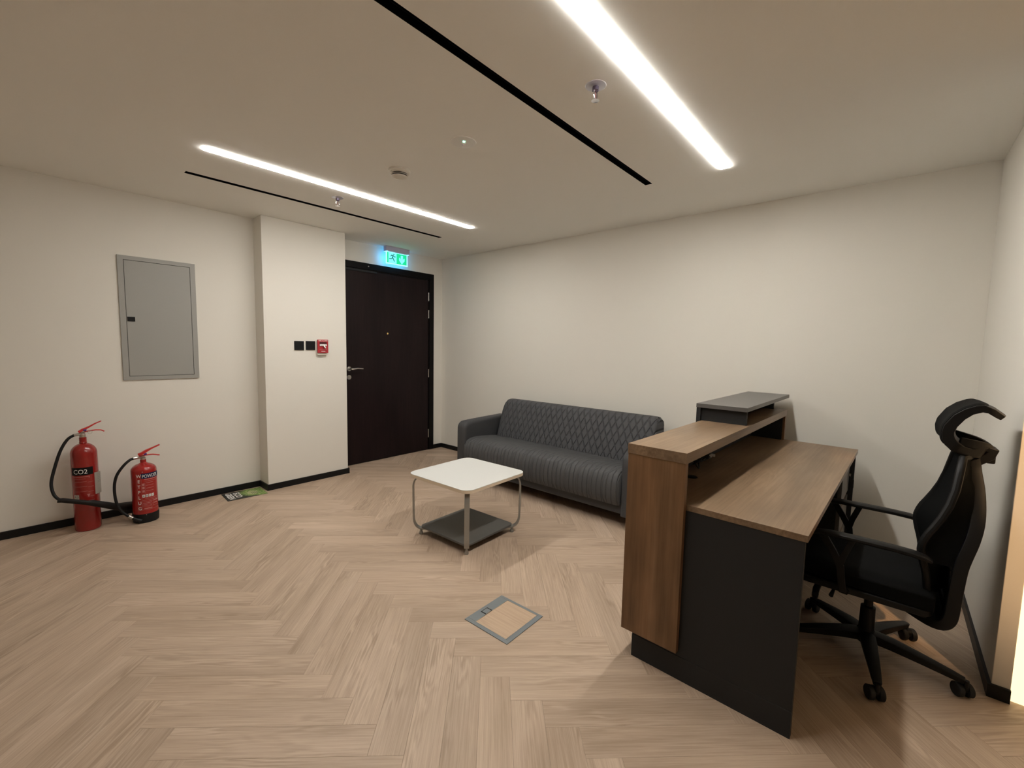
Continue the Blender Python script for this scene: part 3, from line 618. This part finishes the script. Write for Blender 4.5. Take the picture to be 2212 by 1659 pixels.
# ------------------------------------------------------------------ sofa
t = thing('sofa', 'dark grey quilted leatherette sofa against the cream wall', 'sofa', (3.48, 2.435, 0))
def sf(mb): return mb.shift((-3.48, -2.435, 0))
yL, yR, xF, xK = 3.462, 1.408, 3.085, 3.86
AW = .13
def arm(y0, y1):
    # side outline in x,z with rounded front top, extruded in y with rounded edges
    mb = MB(); n = 14; ym = (y0+y1)/2; hw = (y1-y0)/2
    out = []
    P = [(xF, .105)]+[(xF, .30), (xF, .50)]+[(xF+.075-.075*math.cos(R(a)), .545+.075*math.sin(R(a))) for a in range(10, 91, 16)]+[(xF+.30, .628), (xK-.12, .635), (xK-.04, .62), (xK, .58), (xK, .105)]
    cxx = sum(p[0] for p in P)/len(P); czz = .34
    secs = [(-1, .035), (-.93, .016), (-.8, .004), (-.6, 0), (.6, 0), (.8, .004), (.93, .016), (1, .035)]
    rows = []
    for s_, ins in secs:
        row = []
        for (x, z) in P:
            dx = 1 if x < cxx else -1; dz = -1 if z > .2 else 0
            xx = x+dx*ins*(1 if z < .56 or x > cxx else .7); zz = z+dz*ins*(1.0 if z > .5 else 0)
            row.append((xx, ym+s_*hw, zz))
        rows.append(row)
    m_ = len(P)
    v = [p for r_ in rows for p in r_]; f = []
    for i in range(len(rows)-1):
        for k in range(m_): f.append((i*m_+k, i*m_+(k+1) % m_, (i+1)*m_+(k+1) % m_, (i+1)*m_+k))
    f.append(tuple(range(m_-1, -1, -1))); f.append(tuple((len(rows)-1)*m_+k for k in range(m_)))
    return mb.add(v, f)
obj('armrest', sf(arm(yL-AW, yL)), M['sofap'], t, angle=60)
obj('armrest', sf(arm(yR, yR+AW)), M['sofap'], t, angle=60)
obj('base_frame', sf(box((xF+.035, yR+AW-.01, .105), (xK-.02, yL-AW+.01, .24))), M['sofap'], t, bevel=.012)
ys0, ys1 = yR+AW+.002, yL-AW-.002
def seatf(u, v):
    # u along y, v around the profile front-bottom -> front top -> back
    P = [(3.082, .185), (3.060, .23), (3.052, .30), (3.058, .37), (3.085, .425), (3.14, .452), (3.22, .458), (3.35, .448), (3.48, .434), (3.56, .425)]
    k = v*(len(P)-1); i = min(int(k), len(P)-2); fr = k-i; x = P[i][0]*(1-fr)+P[i+1][0]*fr; z = P[i][1]*(1-fr)+P[i+1][1]*fr
    e = min(u, 1-u)*(ys1-ys0); q = max(0, 1-e/.03); d = .016*q*q
    bulge = .006*math.sin(u*math.pi)
    if z > .40: z -= d; z += bulge
    x += d*(1 if v < .45 else 0)-.004*math.sin(u*math.pi)*(v < .45)
    return (x, ys0+u*(ys1-ys0), z)
def seatb(u, v):
    p = seatf(u, v); return (min(max(p[0], 3.12), 3.56), p[1], .20)
obj('seat_cushion', sf(MB().grid(seatf, 60, 27, seatb)), M['sofas'], t, angle=60)
yb0, yb1 = 1.487, 3.275
def backf(u, v):
    P = [(3.50, .40), (3.525, .50), (3.555, .60), (3.59, .70), (3.615, .765), (3.637, .803), (3.67, .826), (3.715, .833), (3.76, .828), (3.79, .805), (3.80, .76)]
    k = v*(len(P)-1); i = min(int(k), len(P)-2); fr = k-i; x = P[i][0]*(1-fr)+P[i+1][0]*fr; z = P[i][1]*(1-fr)+P[i+1][1]*fr
    y = yb0+u*(yb1-yb0); e = min(u, 1-u)*(yb1-yb0); q = max(0, 1-e/.05); d = .022*q**2.5
    if z > .70: z -= d*(z-.70)/.13*1.1
    if x < 3.70: x += d*.8
    else: x -= d*.6
    return (x, y, z)
def backb(u, v):
    p = backf(u, v); return (max(p[0], 3.76) if p[0] > 3.66 else 3.76, p[1], min(p[2], .72) if p[0] > 3.66 else min(p[2], .72))
obj('backrest', sf(MB().grid(backf, 70, 30, lambda u, v: (3.785, backf(u, v)[1], min(backf(u, v)[2], .74)))), M['sofab'], t, angle=60)
obj('back_panel', sf(box((3.70, yR+.06, .11), (3.858, yL-.06, .62))), M['sofap'], t, bevel=.015)
for x, y in ((xF+.06, yR+.07), (xF+.06, yL-.07), (xK-.06, yR+.07), (xK-.06, yL-.07)):
    obj('leg', sf(MB().lathe([(.016, 0), (.018, .004), (.022, .105)], 16, c=(x, y, 0))), M['steel'], t)
# ------------------------------------------------------------------ reception desk
DX, DY = 1.813, .180
t = thing('reception_desk', 'brown wood and anthracite reception desk with a raised counter', 'desk', (DX, DY, 0), R(-1.5))
LD = 1.895
obj('end_panel', box((.0, .004, 0), (.025, .640, .755)), M['anth'], t, bevel=.0008)
obj('end_panel', box((LD-.03, .004, 0), (LD-.005, .640, .755)), M['anth'], t, bevel=.0008)
obj('plinth_strip', box((-.002, .004, 0), (0, .640, .105)), M['anth'], t)
obj('worktop', box((-.002, -.004, .755), (LD, .655, .780)), M['oakd'], t, bevel=.0008)
obj('modesty_panel', box((.025, .615, 0), (LD-.03, .640, .755)), M['anth'], t)
obj('front_fascia', box((-.002, .657, .13), (LD, .682, .958)), M['oakz'], t)
obj('side_fascia', box((-.028, .425, .13), (-.002, .684, .958)), M['oakz'], t, bevel=.0008)
obj('side_fascia', box((LD-.026, .425, .782), (LD, .657, .958)), M['oakz'], t, bevel=.0008)
cp = obj('counter_top', box((-.030, .422, .958), (LD+.003, .686, 1.003)), M['oakd'], t, bevel=.0008)
obj('inner_lining', MB().box((.0, .640, .781), (LD-.027, .655, .957)), M['blackm'], t)
obj('inner_lining', box((LD-.034, .440, .781), (LD-.027, .640, .957)), M['blackm'], t)
obj('inner_lining', box((-.0015, .440, .781), (.004, .640, .957)), M['blackm'], t)
sx0, sx1 = .872, 1.995
sh_ = obj('raised_shelf', box((sx0, .432, 1.082), (sx1, .714, 1.106)), M['anthg'], t, bevel=.0008)
obj('shelf_front_board', box((sx0+.002, .688, .70), (sx1-.002, .712, 1.082)), M['anth'], t)
obj('shelf_end_board', box((sx0+.022, .440, 1.003), (sx0+.042, .688, 1.082)), M['anth'], t)
obj('shelf_end_board', box((LD-.05, .50, 1.003), (LD-.03, .688, 1.082)), M['anth'], t)
obj('cable_grommet', MB().lathe([(.0, .0015), (.028, .002), (.031, .0)], 24, c=(.42, .56, .780), cap=False), M['black'], t)
ped = obj('drawer_unit', MB().box((1.44, .05, .03), (1.458, .52, .73)).box((1.83, .05, .03), (1.848, .52, .73)).box((1.458, .50, .03), (1.83, .52, .73)).box((1.44, .05, .73), (1.848, .52, .75)).box((1.458, .05, .03), (1.83, .50, .05)), M['anth'], t)
for z0, z1 in ((.055, .285), (.315, .475), (.505, .720)): obj('drawer_front', box((1.444, .028, z0), (1.844, .048, z1)), M['anthg'], ped, bevel=.001)
obj('lock', MB().tube([(1.80, .028, .62), (1.80, .016, .62)], .009, 12), M['steel'], ped)
def dw(x, y, z=0):   # desk local -> world
    a = R(-1.5); return (DX+x*math.cos(a)-y*math.sin(a), DY+x*math.sin(a)+y*math.cos(a), z)
k = thing('key_bunch', 'black-tagged keys hanging from the drawer lock under the desk', 'keys', dw(1.80, .010, .62))
obj('key_ring', MB().tube([(.013*math.cos(a*.4), -.006, -.016+.013*math.sin(a*.4)) for a in range(16)], .0016, 6, closed=True).tube([(0, .006, 0), (0, -.010, -.003)], .003, 8), M['black'], k)
obj('key_tag', MB().add([(-.006, -.012, -.028), (.010, -.012, -.028), (.026, -.012, -.085), (-.018, -.012, -.085), (-.006, -.004, -.028), (.010, -.004, -.028), (.026, -.004, -.085), (-.018, -.004, -.085)], [(0, 1, 2, 3), (7, 6, 5, 4), (0, 4, 5, 1), (1, 5, 6, 2), (2, 6, 7, 3), (3, 7, 4, 0)]), M['blackm'], k)
# cables under the counter
c_ = dw(.56, .60, .78)
k = thing('power_cable', 'coiled black power cable with a plug in the dark space under the counter', 'cable', c_)
rnd = random.Random(3); P = []
for i in range(26):
    a = i*.75; P.append((.075*math.cos(a)+.012*i/6, -.02+.022*math.sin(a*1.3), .012+.045*(.5+.5*math.sin(a))+.0015*i))
obj('cable', MB().tube(smooth_path(P, 4), .0042, 8), M['blackm'], k)
pg = obj('plug', MB().prism(rrect(.055, -.060, .110, -.015, .012, 4), .060, .088), M['blackm'], k)
for dx in (0, .0): pass
for a, b_ in ((.066, -.028), (.066, -.046), (.100, -.037)):
    obj('plug_pin', box((a-.003, b_-.022, .070), (a+.003, b_-.018+.0, .086)).box((a-.003, b_-.040, .076), (a+.003, b_-.018, .082)), M['txtw'], pg)
# ------------------------------------------------------------------ office chair (faces +y, side on to the camera)
t = thing('office_chair', 'black mesh high-back office chair with curled headrest behind the desk', 'chair', (2.58, 0, 0))
cb_ = (.010, .0)
for k in range(5):
    a = R(189+72*k); ca, sa = math.cos(a), math.sin(a)
    P = [(cb_[0]+q*ca, cb_[1]+q*sa, z) for q, z in ((.02, .105), (.10, .103), (.20, .092), (.29, .080), (.330, .074))]
    ar = obj('base_arm', MB().tube(P, [1.25, 1.15, .95, .75, .62], sec=[(-.020, -.020), (.014, -.026), (.020, 0), (.014, .026), (-.020, .020)], upv=(0, 0, 1)), M['chairp'], t, bevel=.004)
    cx, cy = cb_[0]+.335*ca, cb_[1]+.335*sa; th = a+R(20)+k*1.1 if k not in (0, 1) else {0: R(-62), 1: R(-58)}[k]
    ax_ = Vector((math.cos(th), math.sin(th), 0)); tr = Vector((-ax_.y, ax_.x, 0))*.014
    cs = obj('caster', MB().tube([(cx, cy, .045), (cx, cy, .078)], .009, 10).tube([Vector((cx, cy, .038))+tr-ax_*.008, Vector((cx, cy, .038))+tr+ax_*.008], .020, 14), M['chairp'], t)
    for s_ in (-1, 1):
        c0 = Vector((cx, cy, .0285))+tr
        obj('wheel', MB().tube([c0+ax_*(s_*.009), c0+ax_*(s_*.013), c0+ax_*(s_*.026), c0+ax_*(s_*.029)], [.027, .0285, .0285, .025], 24), M['blackm'], cs)
obj('base_hub', MB().lathe([(.032, .068), (.040, .075), (.040, .120), (.030, .132)], 24, c=(cb_[0], cb_[1], 0)), M['chairp'], t)
gl = obj('gas_lift', MB().lathe([(.030, .125), (.028, .24), (.017, .245), (.017, .37)], 24, c=(cb_[0], cb_[1], 0)), M['chairp'], t)
mech = obj('tilt_mechanism', MB().box((-.075, -.14, .345), (.095, .16, .392)).box((-.04, -.08, .318), (.06, .06, .346)), M['chairp'], t, bevel=.012)
obj('lever', MB().tube([(-.07, .10, .355), (-.16, .125, .345), (-.215, .13, .338)], [.006, .006, .009], 10), M['chairp'], mech)
obj('lever', MB().tube([(-.07, .175, .352), (-.15, .19, .318), (-.19, .19, .300), (-.205, .185, .318)], [.012, .014, .013, .010], 10), M['chairp'], mech)
sw = .235
def seat_top(u, v):
    x = (-1+2*u); y = -.20+.47*v; s_ = max(0, abs(x)-.72)/.28; fe = max(0, v-.85)/.15
    return (x*sw*(1-.10*v*v), y, .478-.020*s_**2-.035*fe**2+.008*(1-v)*(abs(x)))
def seat_bot(u, v): p = seat_top(u, v); return (p[0]*.97, p[1], .398+.012*v)
obj('seat', MB().grid(seat_top, 16, 14, seat_bot), M['mesh'], t, bevel=.008, angle=50)
obj('seat_pan', MB().prism(rrect(-sw+.006, -.20, sw-.006, .265, .05), .372, .402), M['chairp'], t, bevel=.006)
# backrest: (z, y of side edges, y of middle, half width)
BK = [(.470, -.165, -.215, .190), (.535, -.158, -.222, .205), (.571, -.150, -.225, .215), (.607, -.140, -.222, .222), (.644, -.133, -.215, .226), (.674, -.134, -.212, .228), (.712, -.146, -.216, .228), (.747, -.164, -.224, .225), (.817, -.196, -.245, .212), (.902, -.216, -.258, .185), (.963, -.224, -.262, .155), (1.020, -.232, -.262, .120)]
def bk(v):
    k = v*(len(BK)-1); i = min(int(k), len(BK)-2); fr = k-i; return [BK[i][j]*(1-fr)+BK[i+1][j]*fr for j in range(4)]
def bfront(u, v):
    z, ye, ym, hw = bk(v); s_ = -1+2*u; return (s_*hw, ym+(ye-ym)*abs(s_)**2.2, z)
def bback(u, v): p = bfront(u, v); return (p[0], p[1]-.014, p[2])
obj('backrest_mesh', MB().grid(bfront, 20, 30, bback), M['mesh'], t, angle=60)
rim = [bfront(0, v/16) for v in range(17)]+[bfront(u/8, 1) for u in range(1, 9)]+[bfront(1, 1-v/16) for v in range(1, 17)]+[bfront(1-u/8, 0) for u in range(1, 8)]
obj('backrest_rim', MB().tube([(p[0], p[1]-.012, p[2]) for p in rim], 1, sec=[(-.009, -.020), (.009, -.020), (.011, 0), (.009, .016), (-.009, .016), (-.011, 0)], upv=(0, 0, 1), closed=True) if False else MB().tube([(p[0], p[1]-.010, p[2]) for p in rim], .0135, 10, closed=True), M['chairp'], t)
# rear frame: spine that widens to two side rails and runs under the seat
def rail(s_):
    return [(s_*.035, -.276, 1.015), (s_*.05, -.283, .96), (s_*.085, -.292, .90), (s_*.125, -.296, .83), (s_*.160, -.293, .77), (s_*.188, -.282, .71), (s_*.205, -.268, .655), (s_*.210, -.258, .60), (s_*.208, -.252, .50), (s_*.205, -.249, .42), (s_*.200, -.243, .378), (s_*.190, -.225, .352), (s_*.17, -.19, .345), (s_*.12, -.13, .350)]
for s_ in (-1, 1):
    obj('back_rail', MB().tube(smooth_path(rail(s_), 3), 1, sec=[(-.012, -.020), (.012, -.020), (.016, 0), (.012, .022), (-.012, .022), (-.016, 0)], upv=(1, 0, 0)), M['chairp'], t, bevel=.003)
RL = smooth_path(rail(1), 3)
def railat(z):
    best = min(RL[:30], key=lambda p: abs(p[2]-z)); return best
def web(u, v, s_, d=0):
    z = .60+.38*v; b_ = min((bk(k/60) for k in range(61)), key=lambda q: abs(q[0]-z)); p = railat(z)
    x = (b_[3]*.97)*(1-u)+p[0]*u; y = (b_[1]-.015)*(1-u)+p[1]*u
    return (s_*(x-d), y, z)
for s_ in (-1, 1): obj('side_web', MB().grid(lambda u, v: web(u, v, s_), 6, 16, lambda u, v: web(u, v, s_, .010)), M['mesh'], t, angle=60)
def low(u, v):
    P = [(-.245, .585), (-.250, .50), (-.247, .42), (-.238, .375), (-.215, .352), (-.17, .348), (-.12, .352)]
    k = v*(len(P)-1); i = min(int(k), len(P)-2); fr = k-i; y = P[i][0]*(1-fr)+P[i+1][0]*fr; z = P[i][1]*(1-fr)+P[i+1][1]*fr
    return ((-1+2*u)*(.205-.03*v), y, z)
def low2(u, v): p = low(u, v); return (p[0], p[1]+.016*(1-v), p[2]+.016*v)
obj('lower_back_shell', MB().grid(low, 8, 18, low2), M['chairp'], t, bevel=.004)
obj('lumbar_bridge', MB().tube([(-.20, -.262, .62), (-.12, -.262, .665), (0, -.262, .685), (.12, -.262, .665), (.20, -.262, .62)], 1, sec=[(-.028, -.008), (.028, -.008), (.028, .008), (-.028, .008)], upv=(0, 0, 1)), M['chairp'], t, bevel=.004)
sp_ = obj('spine', MB().tube([(0, -.262, .93), (0, -.272, .99), (0, -.284, 1.02)], 1, sec=[(-.035, -.018), (.035, -.018), (.035, .018), (-.035, .018)], upv=(1, 0, 0)), M['chairp'], t, bevel=.005)
obj('headrest_bracket', MB().tube([(0, -.277, .985), (0, -.298, 1.005), (0, -.322, 1.025), (0, -.332, 1.060)], 1, sec=[(-.045, -.016), (.045, -.016), (.045, .016), (-.045, .016)], upv=(1, 0, 0)).box((.0, -.345, .990), (.05, -.318, 1.05)), M['chairp'], t, bevel=.005)
# headrest: a C-shaped curled pad, open to the rear
HO = [(-.300, 1.018), (-.268, 1.022), (-.232, 1.034), (-.208, 1.048), (-.192, 1.066), (-.180, 1.092), (-.177, 1.118), (-.182, 1.146), (-.206, 1.190), (-.235, 1.217), (-.265, 1.233), (-.288, 1.237), (-.318, 1.222), (-.348, 1.196)]
HI = [(-.318, 1.062), (-.275, 1.056), (-.247, 1.066), (-.227, 1.082), (-.218, 1.096), (-.214, 1.108), (-.213, 1.120), (-.219, 1.142), (-.239, 1.176), (-.260, 1.198), (-.284, 1.209), (-.298, 1.207), (-.322, 1.190), (-.336, 1.181)]
def ip(P, v):
    k = v*(len(P)-1); i = min(int(k), len(P)-2); fr = k-i; return P[i][0]*(1-fr)+P[i+1][0]*fr, P[i][1]*(1-fr)+P[i+1][1]*fr
def hx_(u, v):
    hw = .146-.035*max(0, (v-.88)/.12)-.085*max(0, (.22-v)/.22)**1.3
    return (-1+2*u)*hw
def ho(u, v): y, z = ip(HO, v); s_ = -1+2*u; return (hx_(u, v), y+.012*s_*s_-.006, z)
def hi_(u, v): y, z = ip(HI, v); s_ = -1+2*u; return (hx_(u, v), y+.012*s_*s_-.006, z)
hr = obj('headrest', MB().grid(ho, 14, 39, hi_), M['chairp'], t, bevel=.003, angle=50)
for s_ in (-1, 1): obj('headrest_yoke', MB().tube(smooth_path([(s_*.115, -.228, 1.088), (s_*.095, -.262, 1.080), (s_*.060, -.300, 1.070), (s_*.020, -.328, 1.050), (0, -.336, 1.025)], 4), 1, sec=[(-.020, -.006), (.014, -.006), (.014, .006), (-.020, .006)], upv=(0, 0, 1)), M['chairp'], hr, bevel=.003)
def pad(u, v):
    v2 = .30+.56*v; y, z = ip(HO, v2); y2, z2 = ip(HI, v2); n_ = Vector((y-y2, z-z2)).normalized(); s_ = -1+2*u
    e = min(1, min(v, 1-v)/.08)*min(1, min(u, 1-u)/.06); l_ = .001+.007*e
    return (s_*.136, y+.012*s_*s_-.006+n_.x*l_, z+n_.y*l_)
def padb(u, v):
    v2 = .30+.56*v; y, z = ip(HO, v2); s_ = -1+2*u; return (s_*.136, y+.012*s_*s_-.010, z)
obj('headrest_pad', MB().grid(pad, 16, 30, padb), M['mesh'], hr, angle=50)
# armrests
for s_ in (-1, 1):
    x = s_*.268
    pts = [(x, .205, .634), (x, .15, .641), (x, .05, .642), (x, -.06, .641), (x, -.12, .638), (x, -.155, .632), (x, -.176, .622)]
    am = obj('armrest', MB().tube(pts, [.85, 1, 1, 1, 1, .9, .55], sec=[(-.011, -.018), (-.004, -.026), (.006, -.026), (.010, -.016), (.010, .016), (.006, .026), (-.004, .026), (-.011, .018)], upv=(0, 0, 1)), M['chairp'], t, bevel=.002)
    obj('arm_support', MB().tube([(x, .175, .632), (x, .135, .565), (x, .104, .505), (x*.99, .098, .45), (x*.96, .09, .395), (x*.80, .075, .378), (x*.4, .06, .375)], 1, sec=[(-.009, -.014), (.009, -.014), (.009, .014), (-.009, .014)], upv=(1, 0, 0)).tube([(x, .070, .634), (x, .095, .56), (x, .106, .51)], 1, sec=[(-.008, -.012), (.008, -.012), (.008, .012), (-.008, .012)], upv=(1, 0, 0)), M['chairp'], am, bevel=.002)
bpy.context.view_layer.update()
